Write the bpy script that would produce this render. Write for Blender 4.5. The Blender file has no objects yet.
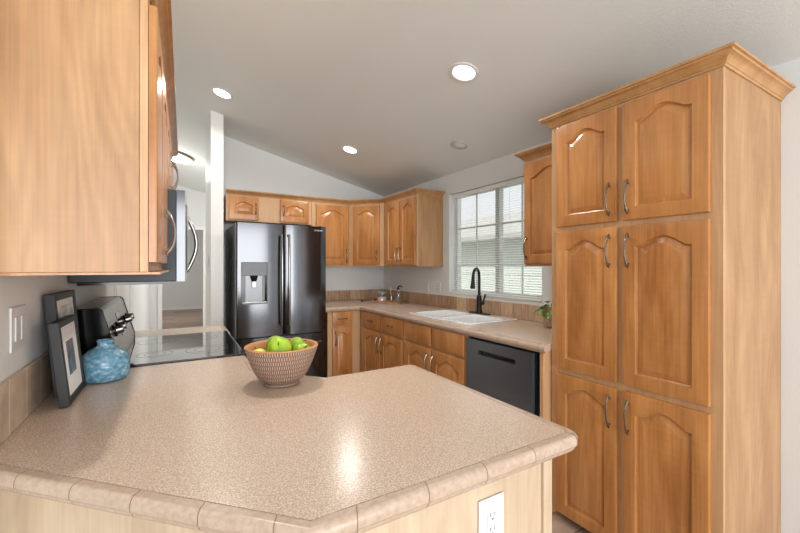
import bpy, bmesh, math, random
from mathutils import Vector, Matrix
random.seed(4)
S = bpy.context.scene
COL = S.collection
PI = math.pi

def lin(r, g, b):
    f = lambda c: (c/255/12.92 if c/255 <= .04045 else ((c/255+.055)/1.055)**2.4)
    return (f(r), f(g), f(b), 1)

# ------------------------------------------------------------------ camera
cam = bpy.data.cameras.new('camera'); cam.sensor_width = 36; cam.lens = 36*382/800
cam.clip_start = .02
co = bpy.data.objects.new('camera', cam); COL.objects.link(co)
co.location = (0, 0, 1.35); co.rotation_euler = (math.radians(90), 0, -math.radians(30.61))
S.camera = co
# ------------------------------------------------------------------ world, big lights, exposure
W = bpy.data.worlds.new('world'); S.world = W; W.use_nodes = True
W.node_tree.nodes['Background'].inputs[0].default_value = (.93, .97, 1, 1)
W.node_tree.nodes['Background'].inputs[1].default_value = 1.0
def area(name, loc, target, sx, sy, power, col=(1, 1, 1)):
    l = bpy.data.lights.new(name, 'AREA'); l.shape = 'RECTANGLE'; l.size = sx; l.size_y = sy
    l.energy = power; l.color = col
    o = bpy.data.objects.new(name, l); COL.objects.link(o); o.location = loc
    o.rotation_euler = (Vector(target)-Vector(loc)).to_track_quat('-Z', 'Y').to_euler()
    return o
area('rear_fill', (.2, -4.6, 1.3), (.6, 2.4, 1.7), 5.0, 2.6, 300, (.98, .99, 1))  # added broad fill behind the camera, standing in for daylight from the open rear
sn = bpy.data.lights.new('sun', 'SUN'); sn.energy = 3; sn.angle = math.radians(2); sn.color = (1, .98, .94)
so = bpy.data.objects.new('sun', sn); COL.objects.link(so); so.rotation_euler = Vector((.72, .03, -.7)).to_track_quat('-Z', 'Y').to_euler()
area('hall_fill', (1.9, 6.6, 2.0), (.2, 6.8, 1.0), 1.2, 1.2, 42, (1, .98, .95))  # extra fill put inside the hall to brighten its walls
area('far_room_fill', (-.9, 11.2, 2.2), (.3, 12.5, .3), 1.4, 1.2, 32, (1, .98, .95))  # unseen area lamp added to light the room past the hall door
S.view_settings.view_transform = 'Standard'
S.view_settings.look = 'None'
S.view_settings.gamma = 1
S.view_settings.use_curve_mapping = False
S.view_settings.exposure = 0.1

# ------------------------------------------------------------------ materials
def newmat(name):
    m = bpy.data.materials.new(name); m.use_nodes = True
    nt = m.node_tree; return m, nt, nt.nodes['Principled BSDF']
def N(nt, t, **kw):
    n = nt.nodes.new(t)
    for k, v in kw.items(): setattr(n, k, v)
    return n
def plain(name, rgb, rough=.5, metal=0, spec=.5, noise=0, bump=0, nscale=40, coat=0):
    m, nt, b = newmat(name)
    b.inputs['Base Color'].default_value = lin(*rgb); b.inputs['Roughness'].default_value = rough
    b.inputs['Metallic'].default_value = metal; b.inputs['Specular IOR Level'].default_value = spec
    b.inputs['Coat Weight'].default_value = coat
    tc = N(nt, 'ShaderNodeTexCoord'); no = N(nt, 'ShaderNodeTexNoise'); no.inputs['Scale'].default_value = nscale
    nt.links.new(tc.outputs['Object'], no.inputs['Vector'])
    if noise:
        mx = N(nt, 'ShaderNodeMix', data_type='RGBA', blend_type='MULTIPLY'); mx.inputs[0].default_value = noise
        mx.inputs[6].default_value = lin(*rgb); nt.links.new(no.outputs['Color'], mx.inputs[7])
        hs = N(nt, 'ShaderNodeValToRGB'); hs.color_ramp.elements[0].color = (.6, .6, .6, 1); hs.color_ramp.elements[1].color = (1.15, 1.15, 1.15, 1)
        hs.color_ramp.elements[0].position = .3; hs.color_ramp.elements[1].position = .7
        nt.links.new(no.outputs['Fac'], hs.inputs[0]); nt.links.new(hs.outputs[0], mx.inputs[7])
        nt.links.new(mx.outputs[2], b.inputs['Base Color'])
    if bump:
        bp = N(nt, 'ShaderNodeBump'); bp.inputs['Strength'].default_value = bump; bp.inputs['Distance'].default_value = .004
        nt.links.new(no.outputs['Fac'], bp.inputs['Height']); nt.links.new(bp.outputs[0], b.inputs['Normal'])
    return m
def wood(name, light, dark, rough=.3, boards=.075, grain=1.0, coat=.12, var=.16, rings=.035):
    m, nt, b = newmat(name)
    L = nt.links.new
    tc = N(nt, 'ShaderNodeTexCoord'); oi = N(nt, 'ShaderNodeObjectInfo')
    off = N(nt, 'ShaderNodeVectorMath', operation='ADD')
    cmb = N(nt, 'ShaderNodeCombineXYZ'); mu = N(nt, 'ShaderNodeMath', operation='MULTIPLY'); mu.inputs[1].default_value = 7.3
    L(oi.outputs['Random'], mu.inputs[0]); L(mu.outputs[0], cmb.inputs[2]); L(mu.outputs[0], cmb.inputs[1])
    L(tc.outputs['Object'], off.inputs[0]); L(cmb.outputs[0], off.inputs[1])
    # board seams: every board of the glued panel has a tone of its own
    sp = N(nt, 'ShaderNodeSeparateXYZ'); L(tc.outputs['Object'], sp.inputs[0])
    ad = N(nt, 'ShaderNodeMath', operation='ADD'); L(sp.outputs[0], ad.inputs[0]); L(sp.outputs[1], ad.inputs[1])
    dv = N(nt, 'ShaderNodeMath', operation='DIVIDE'); L(ad.outputs[0], dv.inputs[0]); dv.inputs[1].default_value = boards
    fl = N(nt, 'ShaderNodeMath', operation='FLOOR'); L(dv.outputs[0], fl.inputs[0])
    a2 = N(nt, 'ShaderNodeMath', operation='ADD'); L(fl.outputs[0], a2.inputs[0]); L(mu.outputs[0], a2.inputs[1])
    wn = N(nt, 'ShaderNodeTexWhiteNoise', noise_dimensions='1D'); L(a2.outputs[0], wn.inputs['W'])
    mp = N(nt, 'ShaderNodeMapping'); mp.inputs['Scale'].default_value = (9, 9, 1.6); L(off.outputs[0], mp.inputs[0])
    n1 = N(nt, 'ShaderNodeTexNoise'); n1.inputs['Scale'].default_value = 1.0; n1.inputs['Detail'].default_value = 5; n1.inputs['Distortion'].default_value = .8
    L(mp.outputs[0], n1.inputs['Vector'])
    mp2 = N(nt, 'ShaderNodeMapping'); mp2.inputs['Scale'].default_value = (150, 150, 3); L(off.outputs[0], mp2.inputs[0])
    n2 = N(nt, 'ShaderNodeTexNoise'); n2.inputs['Scale'].default_value = 1.0; n2.inputs['Detail'].default_value = 2
    L(mp2.outputs[0], n2.inputs['Vector'])
    # curly figure across the grain
    mp3 = N(nt, 'ShaderNodeMapping'); mp3.inputs['Scale'].default_value = (6, 6, 60); L(off.outputs[0], mp3.inputs[0])
    n3 = N(nt, 'ShaderNodeTexNoise'); n3.inputs['Scale'].default_value = 1.0; n3.inputs['Detail'].default_value = 1
    L(mp3.outputs[0], n3.inputs['Vector'])
    s1 = N(nt, 'ShaderNodeMath', operation='MULTIPLY_ADD'); L(n2.outputs['Fac'], s1.inputs[0]); s1.inputs[1].default_value = .35*grain; 
    s0 = N(nt, 'ShaderNodeMath', operation='MULTIPLY'); L(n1.outputs['Fac'], s0.inputs[0]); s0.inputs[1].default_value = .9*grain
    L(s0.outputs[0], s1.inputs[2])
    s2 = N(nt, 'ShaderNodeMath', operation='MULTIPLY_ADD'); L(n3.outputs['Fac'], s2.inputs[0]); s2.inputs[1].default_value = .08*grain; L(s1.outputs[0], s2.inputs[2])
    cr = N(nt, 'ShaderNodeValToRGB'); e = cr.color_ramp.elements
    e[0].position = .45*grain; e[0].color = lin(*dark); e[1].position = 1.0*grain if grain < 1 else .95; e[1].color = lin(*light)
    L(s2.outputs[0], cr.inputs[0])
    br = N(nt, 'ShaderNodeMath', operation='MULTIPLY_ADD'); L(wn.outputs['Value'], br.inputs[0]); br.inputs[1].default_value = var; br.inputs[2].default_value = 1-var/2
    mx = N(nt, 'ShaderNodeVectorMath', operation='SCALE'); L(cr.outputs[0], mx.inputs[0]); L(br.outputs[0], mx.inputs['Scale'])
    # cathedral growth-ring lines
    mp4 = N(nt, 'ShaderNodeMapping'); mp4.inputs['Scale'].default_value = (5, 5, .75); L(off.outputs[0], mp4.inputs[0])
    n4 = N(nt, 'ShaderNodeTexNoise'); n4.inputs['Scale'].default_value = 1.0; n4.inputs['Detail'].default_value = 1.5; n4.inputs['Distortion'].default_value = .4
    L(mp4.outputs[0], n4.inputs['Vector'])
    k4 = N(nt, 'ShaderNodeMath', operation='MULTIPLY'); k4.inputs[1].default_value = 95; L(n4.outputs['Fac'], k4.inputs[0])
    sn4 = N(nt, 'ShaderNodeMath', operation='SINE'); L(k4.outputs[0], sn4.inputs[0])
    w4 = N(nt, 'ShaderNodeMath', operation='MULTIPLY_ADD'); L(sn4.outputs[0], w4.inputs[0]); w4.inputs[1].default_value = rings; w4.inputs[2].default_value = 1-rings*.5
    mx4 = N(nt, 'ShaderNodeVectorMath', operation='SCALE'); L(mx.outputs[0], mx4.inputs[0]); L(w4.outputs[0], mx4.inputs['Scale'])
    L(mx4.outputs[0], b.inputs['Base Color'])
    b.inputs['Roughness'].default_value = rough; b.inputs['Coat Weight'].default_value = coat; b.inputs['Coat Roughness'].default_value = .28
    return m
M = {}
M['door_wood'] = wood('honey maple doors', (210, 150, 90), (164, 104, 54), .28, .085)
M['side_wood'] = wood('pale maple side panels', (194, 152, 108), (162, 117, 74), .42, 5.0, var=0, rings=.055)
M['frame_wood'] = wood('maple face frame', (212, 172, 130), (186, 142, 98), .4, 5.0, var=0)
M['crown_wood'] = wood('maple crown', (204, 158, 106), (172, 122, 72), .35, 5.0, var=0)
M['pen_wood'] = wood('light peninsula panel', (216, 195, 168), (192, 168, 140), .4, 5.0, var=0)
M['wall'] = plain('wall paint', (226, 228, 227), .75, bump=.25, nscale=160)
M['ceiling'] = plain('ceiling paint', (234, 237, 234), .85, bump=.3, nscale=130)
M['trim'] = plain('white trim paint', (238, 237, 234), .4)
M['white'] = plain('white plastic', (222, 223, 224), .35)
M['blind'] = plain('white blind slats', (244, 246, 243), .5)
M['vinyl'] = plain('white vinyl frame', (225, 228, 226), .4)
M['muntin'] = plain('grey window bars', (206, 209, 207), .5)
M['ceramic'] = plain('white sink enamel', (236, 238, 240), .12, coat=.5)
M['blackmetal'] = plain('matte black metal', (24, 24, 26), .38, .3)
M['blackgloss'] = plain('black gloss plastic', (12, 13, 15), .12)
M['blackstain'] = plain('black stainless', (92, 93, 96), .13, .95)
M['blackside'] = plain('dark appliance side', (58, 60, 64), .35, .2)
M['dw'] = plain('dishwasher charcoal', (124, 132, 140), .25, .8)
M['steel'] = plain('brushed steel', (176, 174, 170), .28, .95)
M['pewter'] = plain('antique pewter', (138, 128, 116), .22, .9)
M['mwside'] = plain('microwave painted side', (38, 44, 52), .45)
M['glassdark'] = plain('dark oven glass', (16, 22, 26), .06)
M['cooktop'] = plain('black ceramic glass', (20, 22, 18), .05, spec=1.0, coat=.8)
M['frame'] = plain('black picture frame', (22, 22, 24), .45)
M['mat'] = plain('white picture mat', (232, 232, 230), .7)
M['fitting'] = plain('greyish white fitting', (190, 188, 184), .5)  # greyed a little so the rim outline shows against the ceiling
M['toe'] = plain('toe kick', (90, 66, 46), .6)
M['screw'] = plain('dark slots', (40, 40, 42), .6)
M['grout'] = plain('grout', (200, 188, 172), .8)
def emis(name, rgb, s):
    m, nt, b = newmat(name); b.inputs['Emission Color'].default_value = lin(*rgb); b.inputs['Emission Strength'].default_value = s
    b.inputs['Base Color'].default_value = (.9, .9, .9, 1); return m
M['bulb'] = emis('lit lens', (255, 250, 240), 9)
M['dome'] = emis('lit frosted dome', (255, 250, 240), 2)
def countermat():
    m, nt, b = newmat('speckled beige solid surface'); L = nt.links.new
    tc = N(nt, 'ShaderNodeTexCoord')
    n = N(nt, 'ShaderNodeTexNoise'); n.inputs['Scale'].default_value = 300; n.inputs['Detail'].default_value = 3
    L(tc.outputs['Object'], n.inputs['Vector'])
    cr = N(nt, 'ShaderNodeValToRGB'); e = cr.color_ramp.elements
    e[0].position = .36; e[0].color = lin(180, 155, 135); e[1].position = .66; e[1].color = lin(222, 204, 186)
    c = cr.color_ramp.elements.new(.5); c.color = lin(196, 173, 153)
    L(n.outputs['Fac'], cr.inputs[0]); L(cr.outputs[0], b.inputs['Base Color'])
    b.inputs['Roughness'].default_value = .22
    return m
M['counter'] = countermat()
def edgemat():
    m, nt, b = newmat('beige bullnose edge tile'); L = nt.links.new
    uv = N(nt, 'ShaderNodeUVMap'); sp = N(nt, 'ShaderNodeSeparateXYZ'); L(uv.outputs[0], sp.inputs[0])
    fr = N(nt, 'ShaderNodeMath', operation='PINGPONG'); fr.inputs[1].default_value = .075; L(sp.outputs[0], fr.inputs[0])
    lt = N(nt, 'ShaderNodeMath', operation='LESS_THAN'); lt.inputs[1].default_value = .0012; L(fr.outputs[0], lt.inputs[0])
    tc = N(nt, 'ShaderNodeTexCoord'); n = N(nt, 'ShaderNodeTexNoise'); n.inputs['Scale'].default_value = 90; n.inputs['Detail'].default_value = 4
    L(tc.outputs['Object'], n.inputs['Vector'])
    cr = N(nt, 'ShaderNodeValToRGB'); e = cr.color_ramp.elements
    e[0].position = .32; e[0].color = lin(176, 152, 132); e[1].position = .7; e[1].color = lin(194, 172, 152)
    L(n.outputs['Fac'], cr.inputs[0])
    mx = N(nt, 'ShaderNodeMix', data_type='RGBA'); L(lt.outputs[0], mx.inputs[0]); L(cr.outputs[0], mx.inputs[6]); mx.inputs[7].default_value = lin(128, 100, 82)
    L(mx.outputs[2], b.inputs['Base Color']); b.inputs['Roughness'].default_value = .3
    return m
M['edge'] = edgemat()
def tilemat(name, axis, c1, c2, grout, w, streak=True):
    m, nt, b = newmat(name); L = nt.links.new
    tc = N(nt, 'ShaderNodeTexCoord'); sp = N(nt, 'ShaderNodeSeparateXYZ'); L(tc.outputs['Object'], sp.inputs[0])
    dv = N(nt, 'ShaderNodeMath', operation='DIVIDE'); dv.inputs[1].default_value = w; L(sp.outputs[axis], dv.inputs[0])
    fr = N(nt, 'ShaderNodeMath', operation='FRACT'); L(dv.outputs[0], fr.inputs[0])
    lt = N(nt, 'ShaderNodeMath', operation='LESS_THAN'); lt.inputs[1].default_value = .0055/w; L(fr.outputs[0], lt.inputs[0])
    fl = N(nt, 'ShaderNodeMath', operation='FLOOR'); L(dv.outputs[0], fl.inputs[0])
    wn = N(nt, 'ShaderNodeTexWhiteNoise', noise_dimensions='1D'); L(fl.outputs[0], wn.inputs['W'])
    mp = N(nt, 'ShaderNodeMapping'); mp.inputs['Scale'].default_value = (70, 70, 9) if streak else (18, 18, 18); L(tc.outputs['Object'], mp.inputs[0])
    n = N(nt, 'ShaderNodeTexNoise'); n.inputs['Scale'].default_value = 1; n.inputs['Detail'].default_value = 4; L(mp.outputs[0], n.inputs['Vector'])
    ad = N(nt, 'ShaderNodeMath', operation='MULTIPLY_ADD'); L(wn.outputs['Value'], ad.inputs[0]); ad.inputs[1].default_value = .35; L(n.outputs['Fac'], ad.inputs[2])
    cr = N(nt, 'ShaderNodeValToRGB'); e = cr.color_ramp.elements
    e[0].position = .38; e[0].color = lin(*c1); e[1].position = .95; e[1].color = lin(*c2); L(ad.outputs[0], cr.inputs[0])
    mx = N(nt, 'ShaderNodeMix', data_type='RGBA'); L(lt.outputs[0], mx.inputs[0]); L(cr.outputs[0], mx.inputs[6]); mx.inputs[7].default_value = lin(*grout)
    L(mx.outputs[2], b.inputs['Base Color']); b.inputs['Roughness'].default_value = .35
    return m
M['tile_y'] = tilemat('brown backsplash tile along y', 1, (160, 124, 96), (214, 182, 150), (150, 122, 98), .152)
M['tile_x'] = tilemat('brown backsplash tile along x', 0, (160, 124, 96), (214, 182, 150), (150, 122, 98), .152)
M['tile_left'] = tilemat('taupe backsplash tile', 1, (158, 138, 118), (206, 184, 160), (222, 212, 198), .135, False)
def floormat():
    m, nt, b = newmat('greyish brown plank floor'); L = nt.links.new
    tc = N(nt, 'ShaderNodeTexCoord')
    br = N(nt, 'ShaderNodeTexBrick'); br.inputs['Scale'].default_value = 1; br.inputs['Brick Width'].default_value = 1.2
    br.inputs['Row Height'].default_value = .18; br.inputs['Mortar Size'].default_value = .003
    br.inputs['Color1'].default_value = lin(152, 126, 112); br.inputs['Color2'].default_value = lin(186, 160, 142); br.inputs['Mortar'].default_value = lin(90, 72, 62)
    L(tc.outputs['Object'], br.inputs['Vector'])
    mp = N(nt, 'ShaderNodeMapping'); mp.inputs['Scale'].default_value = (2, 26, 1); L(tc.outputs['Object'], mp.inputs[0])
    n = N(nt, 'ShaderNodeTexNoise'); n.inputs['Scale'].default_value = 1; n.inputs['Detail'].default_value = 5; L(mp.outputs[0], n.inputs['Vector'])
    cr = N(nt, 'ShaderNodeValToRGB'); cr.color_ramp.elements[0].color = (.55, .55, .55, 1); cr.color_ramp.elements[1].color = (1.2, 1.2, 1.2, 1)
    L(n.outputs['Fac'], cr.inputs[0])
    mx = N(nt, 'ShaderNodeMix', data_type='RGBA', blend_type='MULTIPLY'); mx.inputs[0].default_value = .8
    L(br.outputs['Color'], mx.inputs[6]); L(cr.outputs[0], mx.inputs[7]); L(mx.outputs[2], b.inputs['Base Color'])
    b.inputs['Roughness'].default_value = .45
    return m
M['floor'] = floormat()
def glassmat(name, tint=(1, 1, 1), gl=.08):
    m = bpy.data.materials.new(name); m.use_nodes = True; nt = m.node_tree; nt.nodes.clear(); L = nt.links.new
    out = N(nt, 'ShaderNodeOutputMaterial'); tr = N(nt, 'ShaderNodeBsdfTransparent'); tr.inputs[0].default_value = (*tint, 1)
    g = N(nt, 'ShaderNodeBsdfGlossy'); g.inputs['Roughness'].default_value = .02
    mx = N(nt, 'ShaderNodeMixShader'); mx.inputs[0].default_value = gl; L(tr.outputs[0], mx.inputs[1]); L(g.outputs[0], mx.inputs[2])
    L(mx.outputs[0], out.inputs[0]); return m
M['glass'] = glassmat('window glass')
M['jarglass'] = glassmat('jar glass', (.95, .965, .97), .14)
def vasemat():
    m, nt, b = newmat('blue reactive glaze'); L = nt.links.new
    tc = N(nt, 'ShaderNodeTexCoord'); mp = N(nt, 'ShaderNodeMapping'); mp.inputs['Scale'].default_value = (55, 55, 75); L(tc.outputs['Object'], mp.inputs[0])
    n = N(nt, 'ShaderNodeTexNoise'); n.inputs['Scale'].default_value = 1; n.inputs['Detail'].default_value = 5; L(mp.outputs[0], n.inputs['Vector'])
    cr = N(nt, 'ShaderNodeValToRGB'); e = cr.color_ramp.elements
    e[0].position = .34; e[0].color = lin(74, 126, 156); e[1].position = .74; e[1].color = lin(176, 200, 206)
    c = e.new(.52); c.color = lin(108, 156, 182)
    L(n.outputs['Fac'], cr.inputs[0]); L(cr.outputs[0], b.inputs['Base Color']); b.inputs['Roughness'].default_value = .22
    return m
M['vase'] = vasemat()
def bowlmat():
    m, nt, b = newmat('carved whitewashed wood'); L = nt.links.new
    uv = N(nt, 'ShaderNodeUVMap'); sp = N(nt, 'ShaderNodeSeparateXYZ'); L(uv.outputs[0], sp.inputs[0])
    # rows of short upright gouges, staggered row by row
    r = N(nt, 'ShaderNodeMath', operation='MULTIPLY'); r.inputs[1].default_value = 9; L(sp.outputs[1], r.inputs[0])
    fl = N(nt, 'ShaderNodeMath', operation='FLOOR'); L(r.outputs[0], fl.inputs[0])
    st = N(nt, 'ShaderNodeMath', operation='MULTIPLY'); st.inputs[1].default_value = .5; L(fl.outputs[0], st.inputs[0])
    u = N(nt, 'ShaderNodeMath', operation='MULTIPLY_ADD'); u.inputs[1].default_value = 92; L(sp.outputs[0], u.inputs[0]); L(st.outputs[0], u.inputs[2])
    fu = N(nt, 'ShaderNodeMath', operation='PINGPONG'); fu.inputs[1].default_value = .5; L(u.outputs[0], fu.inputs[0])
    fv = N(nt, 'ShaderNodeMath', operation='PINGPONG'); fv.inputs[1].default_value = .5; L(r.outputs[0], fv.inputs[0])
    rb = N(nt, 'ShaderNodeMath', operation='MULTIPLY_ADD'); rb.inputs[1].default_value = -4; rb.inputs[2].default_value = .5; L(fv.outputs[0], rb.inputs[0])
    h = N(nt, 'ShaderNodeMath', operation='MAXIMUM'); L(fu.outputs[0], h.inputs[0]); L(rb.outputs[0], h.inputs[1])
    cr = N(nt, 'ShaderNodeValToRGB'); e = cr.color_ramp.elements
    e[0].position = .08; e[0].color = lin(212, 196, 182); e[1].position = .24; e[1].color = lin(104, 74, 58)
    L(h.outputs[0], cr.inputs[0])
    tc = N(nt, 'ShaderNodeTexCoord'); n = N(nt, 'ShaderNodeTexNoise'); n.inputs['Scale'].default_value = 14; L(tc.outputs['Object'], n.inputs['Vector'])
    mx = N(nt, 'ShaderNodeMix', data_type='RGBA'); L(n.outputs['Fac'], mx.inputs[0]); L(cr.outputs[0], mx.inputs[6]); mx.inputs[7].default_value = lin(148, 108, 80)
    mx.inputs[0].default_value = .3
    ml = N(nt, 'ShaderNodeMath', operation='MULTIPLY'); ml.inputs[1].default_value = .5; L(n.outputs['Fac'], ml.inputs[0]); L(ml.outputs[0], mx.inputs[0])
    L(mx.outputs[2], b.inputs['Base Color'])
    bp = N(nt, 'ShaderNodeBump', invert=True); bp.inputs['Strength'].default_value = .7; bp.inputs['Distance'].default_value = .004
    L(h.outputs[0], bp.inputs['Height']); L(bp.outputs[0], b.inputs['Normal']); b.inputs['Roughness'].default_value = .6
    return m
M['bowl'] = bowlmat()
M['bowl_in'] = wood('warm bowl interior', (214, 160, 104), (176, 118, 66), .5, 5, var=0)

# ------------------------------------------------------------------ mesh helpers
class MB:
    def __init__(s): s.v = []; s.f = []; s.uv = {}; s.mi = {}
    def add(s, vs, fs, mi=0):
        o = len(s.v); s.v += [tuple(p) for p in vs]
        for f in fs:
            if mi: s.mi[len(s.f)] = mi
            s.f.append([i+o for i in f])
        return s
    def box(s, x0, x1, y0, y1, z0, z1, mi=0):
        vs = [(x, y, z) for x in (x0, x1) for y in (y0, y1) for z in (z0, z1)]
        return s.add(vs, [(0, 1, 3, 2), (4, 6, 7, 5), (0, 4, 5, 1), (2, 3, 7, 6), (0, 2, 6, 4), (1, 5, 7, 3)], mi)
    def prism(s, poly, z0, z1, mi=0):
        n = len(poly); a = sum(poly[i][0]*poly[(i+1) % n][1]-poly[(i+1) % n][0]*poly[i][1] for i in range(n))
        if a < 0: poly = poly[::-1]
        vs = [(x, y, z0) for x, y in poly]+[(x, y, z1) for x, y in poly]
        fs = [tuple(range(n))[::-1], tuple(range(n, 2*n))]+[(i, (i+1) % n, n+(i+1) % n, n+i) for i in range(n)]
        return s.add(vs, fs, mi)
    def lathe(s, prof, c=(0, 0, 0), n=32, cap0=True, cap1=True, mi=0, wob=None):
        k = len(prof); vs = []; fs = []
        for j in range(n):
            a = 2*PI*j/n
            for r, z in prof:
                rr = r*(wob(a, z) if wob else 1)
                vs.append((c[0]+rr*math.cos(a), c[1]+rr*math.sin(a), c[2]+z))
        f0 = len(s.f)
        for j in range(n):
            jn = (j+1) % n
            for i in range(k-1):
                fs.append((j*k+i, jn*k+i, jn*k+i+1, j*k+i+1))
                L = k-1
                s.uv[f0+len(fs)-1] = [(j/n, i/L), ((j+1)/n, i/L), ((j+1)/n, (i+1)/L), (j/n, (i+1)/L)]
        if cap0: fs.append([j*k for j in range(n)][::-1])
        if cap1: fs.append([j*k+k-1 for j in range(n)])
        return s.add(vs, fs, mi)
    def tube(s, pts, rad, n=10, mi=0, flat=1.0):
        pts = [Vector(p) for p in pts]; k = len(pts)
        if not hasattr(rad, '__len__'): rad = [rad]*k
        t0 = (pts[1]-pts[0]).normalized()
        up = Vector((0, 0, 1)) if abs(t0.z) < .9 else Vector((1, 0, 0))
        nrm = (up-t0*up.dot(t0)).normalized(); vs = []
        for i, p in enumerate(pts):
            t = (pts[min(i+1, k-1)]-pts[max(i-1, 0)]).normalized()
            nrm = (nrm-t*nrm.dot(t)).normalized(); b = t.cross(nrm)
            for j in range(n):
                a = 2*PI*j/n; vs.append(p+(nrm*math.cos(a)+b*math.sin(a)*flat)*rad[i])
        fs = [(i*n+j, i*n+(j+1) % n, (i+1)*n+(j+1) % n, (i+1)*n+j) for i in range(k-1) for j in range(n)]
        fs += [tuple(range(n))[::-1], tuple(range((k-1)*n, k*n))]
        return s.add(vs, fs, mi)
    def sweep(s, prof, path, closed=False, mi=0):
        """profile (out, z) swept along an xy path; out points to the right of travel; mitred corners, uv.x = length"""
        P = [Vector((p[0], p[1])) for p in path]; n = len(P); dist = [0]
        for i in range(1, n): dist.append(dist[-1]+(P[i]-P[i-1]).length)
        def rt(a, b): d = (b-a).normalized(); return Vector((d.y, -d.x))
        vs = []
        for i in range(n):
            if i == 0: m = rt(P[0], P[1])
            elif i == n-1: m = rt(P[-2], P[-1])
            else:
                a, b = rt(P[i-1], P[i]), rt(P[i], P[i+1]); m = (a+b)/(1+a.dot(b))
            for o, z in prof: vs.append((P[i].x+m.x*o, P[i].y+m.y*o, z))
        k = len(prof); fs = []; f0 = len(s.f)
        for i in range(n-1):
            for j in range(k):
                jn = (j+1) % k
                fs.append((i*k+j, i*k+jn, (i+1)*k+jn, (i+1)*k+j))
                s.uv[f0+len(fs)-1] = [(dist[i], j/k), (dist[i], (j+1)/k), (dist[i+1], (j+1)/k), (dist[i+1], j/k)]
        fs += [tuple(range(k))[::-1], tuple(range((n-1)*k, n*k))]
        return s.add(vs, fs, mi)
def obj(name, mb, mat, parent=None, smooth=False, bevel=0, loc=None, rot=None):
    me = bpy.data.meshes.new(name); me.from_pydata(mb.v, [], mb.f); me.validate()
    mats = mat if isinstance(mat, (list, tuple)) else [mat]
    for m in mats: me.materials.append(M[m] if isinstance(m, str) else m)
    if mb.uv:
        ul = me.uv_layers.new(name='UVMap')
        for p in me.polygons:
            c = mb.uv.get(p.index)
            if c and len(c) == p.loop_total:
                for li, q in zip(p.loop_indices, c): ul.data[li].uv = q
    for i, p in enumerate(me.polygons):
        p.material_index = mb.mi.get(i, 0)
        p.use_smooth = bool(smooth)
    bm = bmesh.new(); bm.from_mesh(me); bmesh.ops.recalc_face_normals(bm, faces=bm.faces); bm.to_mesh(me); bm.free()
    if smooth and smooth is not True: me.set_sharp_from_angle(angle=math.radians(smooth))
    o = bpy.data.objects.new(name, me); COL.objects.link(o)
    if parent: o.parent = parent
    if loc: o.location = loc
    if rot: o.rotation_euler = rot
    if bevel:
        b = o.modifiers.new('bevel', 'BEVEL'); b.width = bevel; b.segments = 2; b.limit_method = 'ANGLE'; b.angle_limit = math.radians(40)
    return o
def tag(o, label, cat, group=None):
    o['label'] = label; o['category'] = cat
    if group: o['group'] = group
    return o
def thing(name, label, cat, loc=(0, 0, 0), rz=0, group=None, rot=None):
    o = bpy.data.objects.new(name, None); COL.objects.link(o); o.location = loc; o.empty_display_size = .05
    o.rotation_euler = rot if rot else (0, 0, math.radians(rz)); return tag(o, label, cat, group)
def struct(name, mb, mat, **kw):
    o = obj(name, mb, mat, **kw); o['kind'] = 'structure'; return o

# ------------------------------------------------------------------ the room
FZ = -.05
XL, XR, YB = -.375, 2.475, 4.63
cz = lambda x: 2.31+.244*(2.475-x)
struct('floor', MB().box(-1.7, 3.2, -2.2, 14.6, FZ-.05, FZ), 'floor')
mb = MB()
vs = []
for x in (-1.7, 2.6):
    for y in (-2.2, 8.6):
        vs += [(x, y, cz(x)), (x, y, cz(x)+.12)]
mb.add(vs, [(0, 2, 6, 4), (1, 5, 7, 3), (0, 4, 5, 1), (2, 3, 7, 6), (0, 1, 3, 2), (4, 6, 7, 5)])
struct('ceiling', mb, 'ceiling')
# window wall with its opening
WY0, WY1, WZ0, WZ1 = 2.005, 3.175, 1.075, 2.10
mb = MB()
T = XR+.14
mb.box(XR, T, -2.2, WY0, FZ, 2.32).box(XR, T, WY1, 8.5, FZ, 2.32).box(XR, T, WY0, WY1, FZ, WZ0).box(XR, T, WY0, WY1, WZ1, 2.32)
struct('wall_right', mb, 'wall')
def gable(x0, x1, y0, y1, holes=()):
    m = MB(); q = [(x0, FZ), (x1, FZ), (x1, cz(x1)), (x0, cz(x0))]
    vs = [(x, y, z) for y in (y0, y1) for x, z in q]
    m.add(vs, [(0, 1, 2, 3), (7, 6, 5, 4), (0, 4, 5, 1), (1, 5, 6, 2), (2, 6, 7, 3), (3, 7, 4, 0)])
    return m
struct('wall_back', gable(.412, XR-.001, YB, YB+.12), 'wall')
struct('wall_partition', gable(.302, .412, 4.05, YB+.12), 'trim')
def gable_door(x0, x1, dx0, dx1, dz, y0, y1):
    m = MB()
    for a, b, zb in ((x0, dx0, FZ), (dx1, x1, FZ), (dx0, dx1, dz)):
        q = [(a, zb), (b, zb), (b, cz(b)), (a, cz(a))]
        vs = [(x, y, z) for y in (y0, y1) for x, z in q]
        m.add(vs, [(0, 1, 2, 3), (7, 6, 5, 4), (0, 4, 5, 1), (1, 5, 6, 2), (2, 6, 7, 3), (3, 7, 4, 0)])
    return m
struct('wall_hall_end', gable_door(XL-.1, XR, -.19, .487, 2.06, 8.39, 8.49), 'wall')
mb = MB()
vs = [(x, y, z) for x in (XL-.12, XL) for y in (1.10, 8.389) for z in (FZ, cz(x))]
mb.add(vs, [(0, 1, 3, 2), (4, 6, 7, 5), (0, 4, 5, 1), (2, 3, 7, 6), (0, 2, 6, 4), (1, 5, 7, 3)])
struct('wall_left', mb, 'wall')
struct('wall_sun_block', MB().box(-1.8, -1.7, -2.2, 1.3, FZ, 3.4).box(-1.7, XL-.121, 1.2, 1.3, FZ, 3.3), 'wall')  # unseen wall added to keep the sun off the peninsula
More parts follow.
